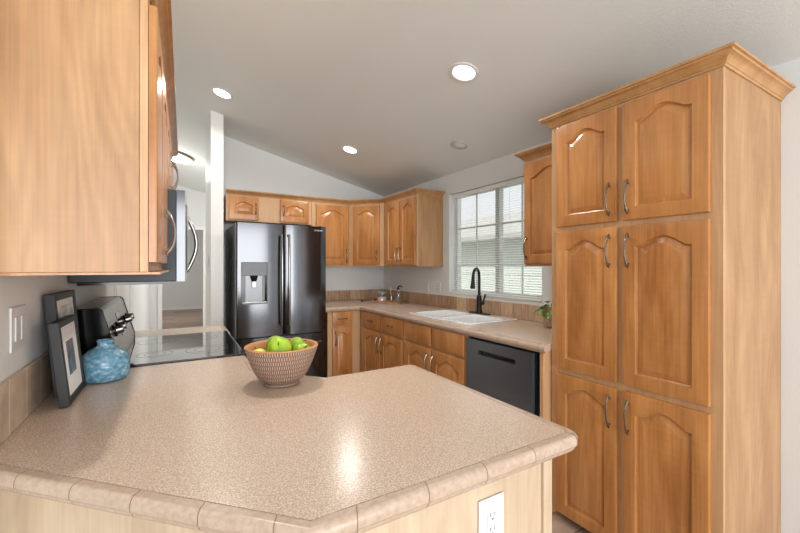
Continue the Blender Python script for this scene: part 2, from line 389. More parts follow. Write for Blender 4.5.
# room beyond the hall door
struct('wall_far_room', MB().box(-1.6, 2.4, 14.3, 14.4, FZ, 2.6).box(-1.7, -1.6, 8.5, 14.4, FZ, 2.6).box(2.4, 2.5, 8.5, 14.4, FZ, 2.6), 'wall')
struct('ceiling_far_room', MB().box(-1.7, 2.5, 8.495, 14.4, 2.6, 2.7), 'ceiling')
struct('baseboard_far_room', MB().box(-1.59, 2.39, 14.28, 14.298, FZ, FZ+.09), 'trim')
def casing(name, x0, x1, z1, y, w=.07):
    m = MB().box(x0-w, x0, y-.015, y, FZ, z1+w).box(x1, x1+w, y-.015, y, FZ, z1+w).box(x0, x1, y-.015, y, z1, z1+w)
    return struct(name, m, 'trim', bevel=.003)
casing('door_1', -.19, .487, 2.06, 8.389)
# closed white door in the left wall of the hall
d2 = struct('door_2', MB().box(XL, XL+.016, 3.48, 3.56, FZ, 2.1).box(XL, XL+.016, 4.46, 4.54, FZ, 2.1).box(XL, XL+.016, 3.56, 4.46, 2.02, 2.1), 'trim', bevel=.003)
obj('door_leaf', MB().box(XL+.001, XL+.008, 3.565, 4.455, FZ+.01, 2.015), 'trim', d2)
# backsplashes
struct('trim_1', MB().box(XR-.011, XR-.001, 1.40, YB-.012, .915, 1.042), 'tile_y', bevel=.002)
struct('trim_2', MB().box(1.37, XR-.012, YB-.011, YB-.001, .915, 1.042), 'tile_x', bevel=.002)
struct('trim_3', MB().box(XL+.001, XL+.012, 1.12, 2.01, .915, 1.06), 'tile_left', bevel=.002)
# window
w = struct('window_1', MB().box(XR+.085, T-.005, WY0+.001, WY0+.035, WZ0+.001, WZ1-.001).box(XR+.085, T-.005, WY1-.035, WY1-.001, WZ0+.001, WZ1-.001)
           .box(XR+.085, T-.005, WY0+.035, WY1-.035, WZ0+.001, WZ0+.035).box(XR+.085, T-.005, WY0+.035, WY1-.035, WZ1-.035, WZ1-.001), 'vinyl', bevel=.002)
obj('mullion', MB().box(XR+.075, T-.01, 2.535, 2.585, WZ0+.036, WZ1-.036), 'muntin', w, bevel=.003)
for ya, yb in ((WY0+.036, 2.534), (2.586, WY1-.036)):
    ym = (ya+yb)/2
    g = obj('window_grille', MB().box(XR+.095, XR+.107, ym-.006, ym+.006, WZ0+.036, WZ1-.036)
            .box(XR+.095, XR+.107, ya, ym-.006, 1.352, 1.366).box(XR+.095, XR+.107, ym+.006, yb, 1.352, 1.366)
            .box(XR+.095, XR+.107, ya, ym-.006, 1.735, 1.748).box(XR+.095, XR+.107, ym+.006, yb, 1.735, 1.748), 'muntin', w)
    obj('glass_pane', MB().box(XR+.110, XR+.113, ya, yb, WZ0+.036, WZ1-.036), 'glass', w)
obj('window_sill', MB().box(XR-.012, XR+.084, WY0+.002, WY1-.002, WZ0+.0005, WZ0+.014), 'trim', w, bevel=.004)

# neighbour house outside the window
nb = thing('neighbour_house', 'pale green house wall with a low eave seen through the blinds', 'house', (5.2, 3.5, -.6))
mb = MB()
for i in range(14): mb.add([(0, -6, i*.18), (-.02, -6, i*.18), (-.004, -6, i*.18+.18), (0, -6, i*.18+.18), (0, 6, i*.18), (-.02, 6, i*.18), (-.004, 6, i*.18+.18), (0, 6, i*.18+.18)],
                           [(0, 1, 2, 3), (7, 6, 5, 4), (1, 5, 6, 2), (0, 4, 5, 1)])
M['siding'] = plain('pale green siding', (226, 236, 226), .7)
M['roofing'] = plain('grey shingles', (190, 190, 186), .8, noise=.4)
obj('siding', mb, 'siding', nb)
obj('wall', MB().box(.001, .2, -6, 6, 0, 2.55), 'siding', nb)
obj('roof', MB().add([(-.5, -6.3, 2.42), (-.5, 6.3, 2.42), (2.5, 6.3, 3.3), (2.5, -6.3, 3.3), (-.5, -6.3, 2.5), (-.5, 6.3, 2.5), (2.5, 6.3, 3.38), (2.5, -6.3, 3.38)],
     [(0, 1, 2, 3), (7, 6, 5, 4), (0, 4, 5, 1), (1, 5, 6, 2), (2, 6, 7, 3), (3, 7, 4, 0)]), 'roofing', nb)
tag(obj('gravel_yard', MB().box(2.8, 12, -4, 12, -.66, -.6), plain('pale gravel', (205, 200, 188), .9, noise=.4)), 'pale gravel side yard between the kitchen window and the next house', 'ground')

# mini blind
bl = thing('window_blind', 'white horizontal mini blind lowered over the kitchen sink window', 'blind', (XR+.045, 0, 0))
obj('headrail', MB().box(-.02, .02, WY0+.02, WY1-.02, WZ1-.035, WZ1-.003), 'blind', bl, bevel=.003)
mb = MB(); z = WZ0+.045
while z < WZ1-.045:
    t = math.radians(16); dx, dz = .0125*math.cos(t), .0125*math.sin(t)
    vs = [(-dx, WY0+.022, z-dz), (0, WY0+.022, z+.0015), (dx, WY0+.022, z+dz), (-dx, WY1-.022, z-dz), (0, WY1-.022, z+.0015), (dx, WY1-.022, z+dz)]
    vs += [(a, b, c-.0007) for a, b, c in vs]
    mb.add(vs, [(0, 1, 4, 3), (1, 2, 5, 4), (9, 10, 7, 6), (10, 11, 8, 7), (0, 3, 9, 6), (2, 8, 11, 5), (0, 6, 7, 1), (1, 7, 8, 2), (3, 4, 10, 9), (4, 5, 11, 10)])
    z += .0215
obj('slats', mb, 'blind', bl)
obj('bottom_rail', MB().box(-.013, .013, WY0+.022, WY1-.022, WZ0+.018, WZ0+.032), 'blind', bl, bevel=.003)
mb = MB()
for y in (WY0+.15, (WY0+WY1)/2-.22, (WY0+WY1)/2+.25, WY1-.15): mb.tube([(-.014, y, WZ1-.03), (-.014, y, WZ0+.03)], .0009, 6)
obj('ladder_cords', mb, 'blind', bl)

# ------------------------------------------------------------------ joinery
def door_mb(x0, z0, w, h, t=.02, arch=True, rail=.058, y0=-.001, K=22):
    """raised panel door: outline loops from the back edge to the raised centre"""
    A = min(.055, w*.13, h*.12) if arch else 0
    def loop(d, y, outer=False):
        if outer: xl, xr, zb = x0+d, x0+w-d, z0+d
        else: xl, xr, zb = x0+rail+d, x0+w-rail-d, z0+rail+d
        pts = []
        for i in range(K+1): pts.append((xl+(xr-xl)*i/K, y, zb))
        for i in range(K, -1, -1):
            x = xl+(xr-xl)*i/K; s = abs(2*i/K-1)
            if outer: zt = z0+h-d
            else:
                b = 0 if s > .86 else (.5*(1+math.cos(PI*s/.86)))**.62
                zt = z0+h-rail*.92-d-A*(1-b)
            pts.append((x, y, zt))
        return pts
    yf = y0-t
    L = [loop(0, y0, True), loop(0, yf+.004, True), loop(.0015, yf+.001, True), loop(.005, yf, True), loop(0, yf), loop(.003, yf+.009), loop(.008, yf+.012), loop(.011, yf+.011),
         loop(min(.034, w*.12), yf+.0015), loop(min(.036, w*.125), yf+.001)]
    m = MB(); n = 2*(K+1); vs = [p for l in L for p in l]; fs = []
    for k in range(len(L)-1):
        for i in range(n): fs.append((k*n+i, k*n+(i+1) % n, (k+1)*n+(i+1) % n, (k+1)*n+i))
    for k in (0, len(L)-1):
        for i in range(K): fs.append((k*n+i, k*n+i+1, k*n+n-2-i, k*n+n-1-i))
    return m.add(vs, fs)
def slab_mb(x0, z0, w, h, t=.02, y0=-.001):
    m = MB(); e = .008
    L = [(0, y0), (0, y0-t+.005), (e*.4, y0-t+.0015), (e, y0-t)]
    vs = [(x, y, z) for d, y in L for x, z in ((x0+d, z0+d), (x0+w-d, z0+d), (x0+w-d, z0+h-d), (x0+d, z0+h-d))]
    fs = [(k*4+i, k*4+(i+1) % 4, k*4+4+(i+1) % 4, k*4+4+i) for k in range(3) for i in range(4)]+[(0, 1, 2, 3), (12, 13, 14, 15)]
    return m.add(vs, fs)
def pull_mb(p, axis='z', L=.128, so=.03, y0=-.022):
    """bow pull with flared leaf ends, centre p=(x,z) on the front plane"""
    pts, rad = [], []
    n = 16
    for i in range(n+1):
        s = i/n*2-1; off = so*(1-abs(s)**2.4)
        e = abs(s); r = .0037+.0034*math.exp(-((e-.82)/.13)**2)
        if e > .97: r = .003
        a = s*L/2*1.12 if e < .9 else s*L/2*1.12
        y = y0-.004-off if e < .9 else y0-.0065-off*.7
        pts.append((p[0]+(a if axis == 'x' else 0), y, p[1]+(a if axis == 'z' else 0))); rad.append(r)
    m = MB().tube(pts, rad, 8)
    for sg in (-1, 1):
        a = sg*L/2*.86
        q = (p[0]+(a if axis == 'x' else 0), p[1]+(a if axis == 'z' else 0))
        m.tube([(q[0], y0+.0005, q[1]), (q[0], y0-.014, q[1])], .0045, 8)
    return m
CROWN = [(0, 0), (.006, 0), (.008, .008), (.012, .010), (.018, .022), (.032, .034), (.040, .037), (.042, .044), (.050, .046), (.050, .056), (0, .056)]
def cabinet(name, label, loc, rz, w, h, depth, doors=(), drawers=(), toe=0, group=None, crown=None, posts=(), side='side_wood', cat='cabinet', boards=(), pull='pewter', fh=None, cs=1.0, hollow=False):
    """loc: front-left-bottom corner on the face-frame plane; local -y is the front"""
    t = thing(name, label, cat, loc, rz, group)
    c = MB().box(0, w, .02, depth, toe, h)
    if hollow: c = MB().box(0, .018, .02, depth, toe, .775).box(w-.018, w, .02, depth, toe, .775).box(.018, w-.018, .02, depth, toe, toe+.018).box(.018, w-.018, depth-.01, depth, toe+.018, h)
    obj('carcass', c, side, t, bevel=.0015)
    # face frame built round the openings as one board with rails and stiles
    fz = fh or h
    obj('face_frame', MB().box(0, w, 0, .0195, toe, fz), 'frame_wood', t, bevel=.0015)
    if toe: obj('toe_kick', MB().box(.002, w-.002, .07, depth, 0, toe-.0005), 'toe', t)
    for d in doors:
        x, z, dw, dh, hs = d[:5]; hz = d[5] if len(d) > 5 else 'b'; arch = d[6] if len(d) > 6 else True
        o = obj('door', door_mb(x, z, dw, dh, arch=arch), 'door_wood', t, smooth=28)
        if hs:
            hx = x+dw-.03 if hs == 'r' else x+.03
            zz = z+.108 if hz == 'b' else (z+dh-.115 if hz == 't' else z+dh/2)
            obj('handle', pull_mb((hx, zz), 'z', .145 if hz != 'm' else .11), pull, o, smooth=40)
    for d in drawers:
        x, z, dw, dh, hp = d
        o = obj('drawer_front' if hp else 'false_front', slab_mb(x, z, dw, dh), 'door_wood', t, smooth=28)
        if hp: obj('handle', pull_mb((x+dw/2, z+dh/2), 'x', .096, .022), pull, o, smooth=40)
    if crown:
        obj('crown_molding', MB().sweep([(o_*cs, h+z_*cs) for o_, z_ in CROWN], crown), 'crown_wood', t, smooth=35)
    return t

# pantry: face x 1.84, y .637 -> 1.42, faces -x
PX = 1.84
cabinet('pantry_cabinet', 'tall honey maple pantry cabinet with six arched doors at the right', (PX, 1.424, FZ), -90, .786, 2.13-FZ, XR-PX-.002,
        doors=[(.044, 1.567-FZ, .333, .548, 'r', 'b'), (.406, 1.567-FZ, .340, .548, 'l', 'b'),
               (.044, .793-FZ, .333, .747, 'r', 't'), (.406, .793-FZ, .340, .747, 'l', 't'),
               (.044, .0-FZ, .333, .764, 'r', 't'), (.406, .0-FZ, .340, .764, 'l', 't')],
        toe=.04, crown=[(-.0, XR-PX-.003), (0, 0), (.786, 0), (.786, XR-PX-.003)][0:4], cat='pantry cabinet')
# uppers: small one beside pantry
cabinet('wall_cabinet', 'narrow single-door wall cabinet between the window and the tall pantry', (2.143, 1.885, 1.352), -90, .455, .743, XR-2.143-.002,
        doors=[(.012, .018, .42, .70, 'l', 'b')], crown=[(0, .328), (0, 0), (.455, 0)])
# uppers: pair on the window side of the corner
UZ, UH = 1.352, .745
cabinet('wall_cabinet', 'two-door wall cabinet left of the window with its pale side panel showing', (2.143, 3.985, UZ), -90, .705, UH, XR-2.143-.002,
        doors=[(.065, .018, .305, .70, 'r', 'b'), (.385, .018, .305, .70, 'l', 'b')])
# diagonal corner cabinet
t = thing('corner_wall_cabinet', 'diagonal single-door corner wall cabinet above the glass jars', 'cabinet', (1.823, 4.30, UZ), -45)
dg = .32*math.sqrt(2)
def toloc(x, y):  # world -> local of the diagonal cabinet
    dx, dy = x-1.823, y-4.30; c, s = math.cos(math.radians(45)), math.sin(math.radians(45)); return (c*dx-s*dy, s*dx+c*dy)
obj('carcass', MB().prism([toloc(*p) for p in ((1.8245, 4.303), (2.143+.002, 3.9865), (XR-.002, 3.9865), (XR-.002, YB-.002), (1.8245, YB-.002))], 0, UH), 'side_wood', t)
obj('face_frame', MB().box(.006, dg-.006, -.003, .001, 0, UH), 'frame_wood', t)
o = obj('door', door_mb(.06, .018, .335, .70, y0=-.004), 'door_wood', t, smooth=28)
obj('handle', pull_mb((.365, .126), 'z', .11, y0=-.025), 'pewter', o, smooth=40)
# back wall upper
cabinet('wall_cabinet', 'single-door wall cabinet right of the fridge top, arched panel', (1.362, 4.30, UZ), 0, .46, UH, YB-4.30-.002,
        doors=[(.05, .018, .40, .70, 'r', 'b')])
cabinet('fridge_top_cabinet', 'short two-door cabinet bridging above the dark refrigerator', (.46, 4.30, 1.826), 0, .90, UZ+UH-1.826, YB-4.30-.002,
        doors=[(.027, .014, .290, .245, 'r', 'm'), (.548, .014, .318, .245, 'l', 'm')])
# continuous crown over the corner run
PATHB = [(.46, YB-.003), (.46, 4.30), (1.823, 4.30), (2.143, 3.98), (2.143, 3.28), (XR-.003, 3.28)]
tag(obj('crown_molding', MB().sweep([(o_*.9, UZ+UH+.0005+z_*.85) for o_, z_ in CROWN], PATHB[1:]), 'crown_wood', smooth=35),
    'maple crown molding running along the cabinets over the fridge and round the corner', 'crown molding')
# ---- left wall cabinets, facing +x
LX = -.060
cabinet('wall_cabinet', 'nearest wall cabinet at top left, its big plain maple side facing us', (LX, 1.235, 1.335), 88.93, .775, .765, LX-XL-.002,
        doors=[(.005, .027, .372, .70, 'r', 'b'), (.388, .027, .375, .70, 'l', 'b')], pull='steel')
lb = obj('bottom_lip', MB().box(0, .775, -.028, .31, -.0065, -.0005), 'door_wood', [o for o in bpy.data.objects if o.get('label', '').startswith('nearest wall')][0])
for o in bpy.data.objects:
    if o.parent and o.parent.get('label', '').startswith('nearest wall') and o.name.startswith('carcass'): pass
cabinet('microwave_top_cabinet', 'short two-door cabinet mounted above the microwave', (LX+.0145, 2.012, 1.712), 88.93, .776, .388, LX+.0145-XL-.002,
        doors=[(.012, .016, .37, .352, 'r', 'b'), (.394, .016, .37, .352, 'l', 'b')], pull='steel')
cabinet('wall_cabinet', 'far left wall cabinet beyond the microwave, seen almost edge on', (LX+.029, 2.79, 1.352), 88.93, .33, .748, LX+.029-XL-.002,
        doors=[(.012, .018, .306, .70, 'r', 'b')], pull='steel')
tag(obj('crown_molding', MB().sweep([(o_, 2.1005+z_) for o_, z_ in CROWN], [(LX, 1.235), (LX+.0352, 3.12), (XL+.003, 3.126)]), 'crown_wood', smooth=35),
    'maple crown molding along the top of the left wall cabinets', 'crown molding')
# ---- base cabinets
BZ = .873
bt = .10
def base(name, label, loc, rz, w, depth, doors, drawers, **kw):
    return cabinet(name, label, (loc[0], loc[1], FZ), rz, w, BZ-FZ, depth, doors=doors, drawers=drawers, toe=bt, **kw)
dz = -FZ
base('base_cabinet', 'narrow base cabinet beside the refrigerator with one drawer over one door', (1.395, 3.86, 0), 0, .378, YB-3.86-.002,
     [(.05, .06+dz, .225, .64, 'l', 't')], [(.05, .718+dz, .225, .148, True)])
base('base_cabinet', 'two-door two-drawer base cabinet left of the sink in the corner run', (1.775, 3.858, 0), -90, .955, XR-1.775-.002,
     [(.10, .06+dz, .395, .628, 'r', 't'), (.515, .06+dz, .405, .628, 'l', 't')], [(.10, .712+dz, .395, .152, True), (.515, .712+dz, .405, .152, True)], hollow=True)
base('sink_cabinet', 'sink base cabinet with two blank false drawer fronts over two doors', (1.775, 2.900, 0), -90, .835, XR-1.775-.002,
     [(.02, .06+dz, .385, .632, 'r', 't'), (.425, .06+dz, .385, .632, 'l', 't')], [(.02, .712+dz, .385, .152, False), (.425, .712+dz, .385, .152, False)], hollow=True)
tag(obj('end_panel', MB().box(1.775, XR-.003, 1.428, 1.453, FZ, BZ), 'frame_wood', bevel=.0015), 'maple filler panel between the dishwasher and the pantry', 'panel')
# dishwasher
t = thing('dishwasher', 'charcoal built-in dishwasher with a pocket handle under the counter', 'dishwasher', (1.775, 2.062, FZ), -90)
DWW = .604
obj('tub_body', MB().box(.003, DWW-.003, .03, .60, .06, BZ-FZ-.004), 'blackside', t)
mb = MB()
x0, x1, y0, y1, zb, zt = .006, DWW-.03, -.022, .028, .11, .905
hx0, hx1, hz0, hz1 = .125, .45, .812, .842
mb.box(x0, hx0, y0, y1, zb, zt).box(hx1, x1, y0, y1, zb, zt).box(hx0, hx1, y0, y1, zb, hz0).box(hx0, hx1, y0, y1, hz1, zt).box(hx0, hx1, .01, y1, hz0, hz1)
obj('front_door', mb, 'dw', t)
obj('handle_recess', MB().box(hx0+.001, hx1-.001, -.0, .009, hz0+.001, hz1-.001), 'blackgloss', t)
obj('side_gasket', MB().box(x1+.001, DWW-.004, .0, .028, .11, .91), 'blackgloss', t)
obj('kick_plate', MB().box(.006, DWW-.006, .05, .07, .005, .055), 'blackgloss', t)
# ---- peninsula body and the cabinet under the far bit of counter
t = thing('peninsula_cabinet', 'light wood peninsula base with a clipped corner facing the camera', 'cabinet', (0, 0, FZ))
PB = [(XL+.003, 1.27), (.196, .70), (.215, .681), (.866, .681), (.866, 1.40), (.50, 1.40), (.255, 1.69), (.255, 2.004), (XL+.003, 2.004)]
obj('body', MB().prism(PB, .0, BZ-FZ-.001), 'pen_wood', t, bevel=.002)
obj('corner_post', MB().box(.838, .872, .673, .69, 0, BZ-FZ-.001), 'pen_wood', t, bevel=.002)
# outlet on the peninsula
def outlet(loc, rz, label, rocker=0, w=.075, name='outlet', cat='outlet'):
    t = thing(name, label, cat, loc, rz)
    obj('cover_plate', MB().box(-w/2, w/2, -.006, -.0005, -.06, .06), 'white', t, bevel=.002)
    if rocker:
        for k in range(rocker):
            cx = (k-(rocker-1)/2)*.046
            obj('rocker', MB().box(cx-.016, cx+.016, -.0095, -.0062, -.033, .033), 'white', t, bevel=.0015)
    else:
        obj('insert', MB().box(-.0165, .0165, -.0082, -.0062, -.034, .034), 'white', t, bevel=.001)
        mb = MB()
        for s in (-1, 1):
            cz_ = s*.0175
            mb.box(-.0075, -.0055, -.0088, -.0083, cz_-.001, cz_+.008).box(.0055, .0075, -.0088, -.0083, cz_, cz_+.007)
            mb.tube([(0, -.0088, cz_-.0075), (0, -.0083, cz_-.0075)], .0026, 8)
        obj('slots', mb, 'screw', t)
    return t
outlet((.655, .6805, .738), 0, 'white outlet on the light wood end of the peninsula', w=.08)
outlet((XR, 3.36, 1.125), -90, 'white outlet on the window wall, nearer the window of the pair', 0, name='outlet')
outlet((XR, 3.60, 1.125), -90, 'white double switch beside the outlet left of the window', 2, .115, 'light_switch', 'switch')
outlet((1.62, YB, 1.19), 0, 'white outlet on the back wall right of the refrigerator')
outlet((XL, 1.45, 1.18), 90, 'white double rocker switch on the left wall near the picture frames', 2, .118, 'light_switch', 'switch')
outlet((.302, 4.30, 1.40), -90, 'white switch on the side of the white partition wall', 1, .075, 'light_switch', 'switch')

# ---- worktops
ET = .914
EDGE = [(-.034, ET-.040), (.0, ET-.040), (.0, ET-.036)]
def edgeprof(w=.036, h=.031):
    p = [(.0008, ET-.004), (.0022, ET-.0004), (w*.55, ET-.0005)]
    for i in range(1, 7):
        a = PI/2*i/6; p.append((w*.55+w*.45*math.sin(a), ET-.0165*(1-math.cos(a))))
    p += [(w, ET-h+.006), (w-.003, ET-h+.001), (w-.006, ET-h), (0, ET-h)]
    return p
def worktop(name, label, slab, path, ew=.030, h=.0395):
    t = thing(name, label, 'countertop', (0, 0, 0))
    obj('slab', slab if isinstance(slab, MB) else MB().prism(slab, ET-h, ET), 'counter', t)
    obj('edge_tile', MB().sweep(edgeprof(ew), path), 'edge', t, smooth=30)
    obj('under_trim', MB().sweep([(.0095, ET-.0315), (ew-.006, ET-.0315), (ew-.007, ET-.037), (ew-.014, ET-.045), (.0095, ET-.045)], path), 'edge', t, smooth=30)
    return t
# peninsula top: path is the seam, travelling so that 'right' points outwards
XF = .276
R = []
def arc(cx, cy, r, a0, a1, n=5):
    return [(cx+r*math.cos(math.radians(a0+(a1-a0)*i/n)), cy+r*math.sin(math.radians(a0+(a1-a0)*i/n))) for i in range(n+1)]
A0 = (XL+.002, 1.221)
seam = [A0, (.202, .644)] + arc(.884, .654, .010, -90, 0, 4) + arc(.884, 1.412, .010, 0, 90, 4) + [(.502, 1.422), (XF, 1.69), (XF, 2.006)]
worktop('peninsula_countertop', 'speckled beige peninsula countertop with a bullnose tile edge, nearest', seam+[(XL+.002, 2.006)], seam)
seam2 = [(1.345, 3.858), (1.783, 3.858), (1.783, 1.438)]
worktop('sink_countertop', 'L-shaped speckled beige countertop running under the window and round the corner', MB().box(1.345, XR-.0015, 3.858, YB-.0015, ET-.04, ET).box(1.783, XR-.0015, 3.0, 3.858, ET-.04, ET).box(1.783, XR-.0015, 1.4265, 2.195, ET-.04, ET)
         .box(1.783, 1.892, 2.195, 3.0, ET-.04, ET).box(2.395, XR-.0015, 2.195, 3.0, ET-.04, ET), [(1.345, 3.858), (1.783, 3.858), (1.783, 1.40)], ew=.036)
seam3 = [(XF+.02, 2.798), (XF+.02, 3.10), (XL+.002, 3.10)]
seam3 = [(XF+.02, 2.798)] + arc(XF+.005, 3.10, .015, 0, 90, 4) + [(XL+.002, 3.115)]
# travel reversed so 'right' is outwards
tp = worktop('stove_side_countertop', 'short beige countertop on the far side of the cooktop', seam3+[(XL+.002, 2.798)], seam3)
# far base cabinet
cabinet('base_cabinet', 'base cabinet beyond the stove, mostly hidden by the range', (.255, 2.80, FZ), 90, .32, BZ-FZ, .255-XL-.002,
        doors=[(.02, .06+dz, .28, .632, 'l', 't')], drawers=[(.02, .712+dz, .28, .152, True)], toe=bt)

# ------------------------------------------------------------------ sink and faucet
t = thing('kitchen_sink', 'white drop-in kitchen sink set in the counter below the window', 'sink', (0, 0, ET))
sx0, sx1, sy0, sy1 = 1.872, 2.418, 2.175, 3.02
def rrect(x0, x1, y0, y1, r, z, n=5):
    p = []
    for cx, cy, a in ((x1-r, y1-r, 0), (x0+r, y1-r, 90), (x0+r, y0+r, 180), (x1-r, y0+r, 270)):
        for i in range(n+1):
            b = math.radians(a+90*i/n); p.append((cx+r*math.cos(b), cy+r*math.sin(b), z))
    return p
# deck with two basins
mb = MB()
hx0, hx1 = sx0+.038, sx1-.115
holes = [(sy0+.038, 2.585), (2.615, sy1-.038)]
outer = [rrect(sx0, sx1, sy0, sy1, .035, .0008), rrect(sx0, sx1, sy0, sy1, .035, .007), rrect(sx0+.006, sx1-.006, sy0+.006, sy1-.006, .03, .011), rrect(sx0+.012, sx1-.012, sy0+.012, sy1-.012, .0004, .0115)]
def loft(mb, loops, cap=False):
    n = len(loops[0]); vs = [p for l in loops for p in l]
    fs = [(k*n+i, k*n+(i+1) % n, (k+1)*n+(i+1) % n, (k+1)*n+i) for k in range(len(loops)-1) for i in range(n)]
    if cap: fs.append(tuple(range((len(loops)-1)*n, len(loops)*n)))
    mb.add(vs, fs)
loft(mb, outer)
zt = .0115
def quad(x0, x1, y0, y1): mb.add([(x0, y0, zt), (x1, y0, zt), (x1, y1, zt), (x0, y1, zt)], [(0, 1, 2, 3)])
quad(sx0+.012, hx0, sy0+.012, sy1-.012); quad(hx1, sx1-.012, sy0+.012, sy1-.012)
quad(hx0, hx1, sy0+.012, holes[0][0]); quad(hx0, hx1, holes[0][1], holes[1][0]); quad(hx0, hx1, holes[1][1], sy1-.012)
for ya, yb in holes:
    loft(mb, [rrect(hx0, hx1, ya, yb, .0004, zt), rrect(hx0, hx1, ya, yb, .06, zt), rrect(hx0+.006, hx1-.006, ya+.006, yb-.006, .055, .006),
              rrect(hx0+.012, hx1-.012, ya+.012, yb-.012, .05, -.02), rrect(hx0+.025, hx1-.025, ya+.025, yb-.025, .05, -.15), rrect(hx0+.06, hx1-.06, ya+.06, yb-.06, .03, -.17)], True)
obj('basin', mb, 'ceramic', t, smooth=40)
for ya, yb in holes: obj('drain', MB().lathe([(.042, 0), (.042, .002), (.03, .003), (.012, .001)], ((hx0+hx1)/2, (ya+yb)/2, -.1695), 20), 'steel', t, smooth=30)

t = thing('kitchen_faucet', 'black high-arc pull-down faucet behind the white sink', 'faucet', (2.368, 2.60, ET+.0122))
obj('base_plate', MB().prism([(p[0], p[1]) for p in rrect(-.028, .028, -.13, .13, .027, 0)], 0, .007), 'blackmetal', t, bevel=.002)
obj('body', MB().lathe([(.030, .0072), (.029, .02), (.024, .03), (.023, .14), (.021, .155), (.016, .165)], n=24), 'blackmetal', t, smooth=40)
dx, dy = -.90, -.43
pts = [(0, 0, .16), (0, 0, .30)]
for i in range(1, 13):
    a = PI*i/12*.97; r = .068; pts.append((dx*r*(1-math.cos(a)), dy*r*(1-math.cos(a)), .335+r*math.sin(a)))
obj('spout', MB().tube(pts, .0125, 14), 'blackmetal', t, smooth=60)
e = Vector(pts[-1]); 
obj('spray_head', MB().tube([e+Vector((0, 0, .004)), e+Vector((-.004, -.002, -.03)), e+Vector((-.008, -.004, -.07)), e+Vector((-.012, -.006, -.108)), e+Vector((-.012, -.006, -.112))], [.0135, .0155, .0185, .0225, .018], 16), 'blackmetal', t, smooth=50)
h = obj('handle', MB().tube([(0, -.020, .095), (0, -.05, .097), (.0, -.056, .098)], [.016, .016, .012], 14).tube([(0, -.05, .098), (.003, -.058, .13), (.010, -.068, .175)], [.009, .007, .0085], 10), 'blackmetal', t, smooth=50)

# ------------------------------------------------------------------ refrigerator
t = thing('refrigerator', 'black stainless french door refrigerator with ice dispenser', 'refrigerator', (.478, 3.72, FZ))
FW, FH = .858, 1.755-FZ
obj('body', MB().box(.004, FW-.004, .075, .80, .03, FH-.012), 'blackside', t, bevel=.004)
def bowed(x0, x1, z0, z1, y0=0, y1=.07, bow=.006, hole=None, K=8):
    """door leaf with a gently bowed front"""
    m = MB()
    prof = []
    for i in range(K+1):
        s = i/K; x = x0+(x1-x0)*s; e = min(s, 1-s)*(x1-x0)
        rr = .014; edge = 0 if e > rr else rr*(1-math.sqrt(max(0, 1-(1-e/rr)**2)))
        prof.append((x, y0+edge+bow*(2*s-1)**2))
    return m.prism(prof+[(x1, y1), (x0, y1)], z0, z1)
mid = .435
zs = .745  # door split height above floor (fridge local)
ld = MB()
# left door with the dispenser recess: four pieces round the opening
dx0, dx1, dz0, dz1 = .045, .283, 1.05, 1.44
def fine(x0, x1): return bowed(x0, x1, 0, 1).v
def panel(x0, x1, z0, z1, xa, xb, mb, bow=.006):
    K = 10; pr = []
    for i in range(K+1):
        x = x0+(x1-x0)*i/K; s = (x-xa)/(xb-xa); e = min(s, 1-s)*(xb-xa); rr = .014
        edge = 0 if e > rr else rr*(1-math.sqrt(max(0, 1-(1-e/rr)**2)))
        pr.append((x, edge+bow*(2*s-1)**2))
    mb.prism(pr+[(x1, .07), (x0, .07)], z0, z1)
LA, LB = .004, mid-.003
panel(LA, dx0, zs, FH-.004, LA, LB, ld); panel(dx1, LB, zs, FH-.004, LA, LB, ld)
panel(dx0, dx1, zs, dz0, LA, LB, ld); panel(dx0, dx1, dz1, FH-.004, LA, LB, ld)
ldo = obj('left_door', ld, 'blackstain', t, smooth=30)
rd = MB(); panel(mid+.003, FW-.004, zs, FH-.004, mid+.003, FW-.004, rd)
rdo = obj('right_door', rd, 'blackstain', t, smooth=30)
fd = MB(); panel(.004, FW-.004, .06, zs-.012, .004, FW-.004, fd, .004)
fdo = obj('freezer_drawer', fd, 'blackstain', t, smooth=30)
obj('base_grille', MB().box(.02, FW-.02, .05, .08, .002, .055), 'blackgloss', t)
def bar(name, par, pts, r=.011): return obj(name, MB().tube(pts, r, 12), 'blackstain_handle', par, smooth=60)
M['blackstain_handle'] = plain('polished dark handle', (150, 150, 152), .16, .95)
for par, hx in ((ldo, mid-.034), (rdo, mid+.034)):
    z0, z1 = .84, 1.70; pts = [(hx, .004, z0+.004)]
    for i in range(13):
        s = i/12; pts.append((hx, -.040-.018*math.sin(PI*s), z0+(z1-z0)*s))
    pts.append((hx, .004, z1-.004)); bar('handle', par, pts)
pts = [(.07, .004, .655)]+[(.07+(FW-.14)*i/12, -.040-.016*math.sin(PI*i/12), .655) for i in range(13)]+[(FW-.07, .004, .655)]
bar('handle', fdo, pts)
dp = obj('ice_dispenser', MB().box(dx0+.001, dx1-.001, .061, .069, dz0+.001, dz1-.001).box(dx0+.001, dx0+.008, .004, .061, dz0+.001, dz1-.001).box(dx1-.008, dx1-.001, .004, .061, dz0+.001, dz1-.001)
         .box(dx0+.008, dx1-.008, .004, .061, dz0+.001, dz0+.012), 'blackgloss', t)
cp = obj('control_panel', MB().box(dx0+.009, dx1-.009, .006, .060, dz1-.125, dz1-.002), 'ctrl', dp) if 'ctrl' in M else None
M['ctrl'] = plain('grey glossy control panel', (34, 34, 36), .1, .3)
M['dispback'] = plain('grey dispenser back', (120, 121, 124), .3, .7)
obj('control_panel', MB().box(dx0+.009, dx1-.009, .006, .060, dz1-.125, dz1-.002), 'ctrl', dp, bevel=.002)
obj('back_plate', MB().box(dx0+.045, dx1-.045, .050, .0605, dz0+.014, dz1-.127), 'dispback', dp)
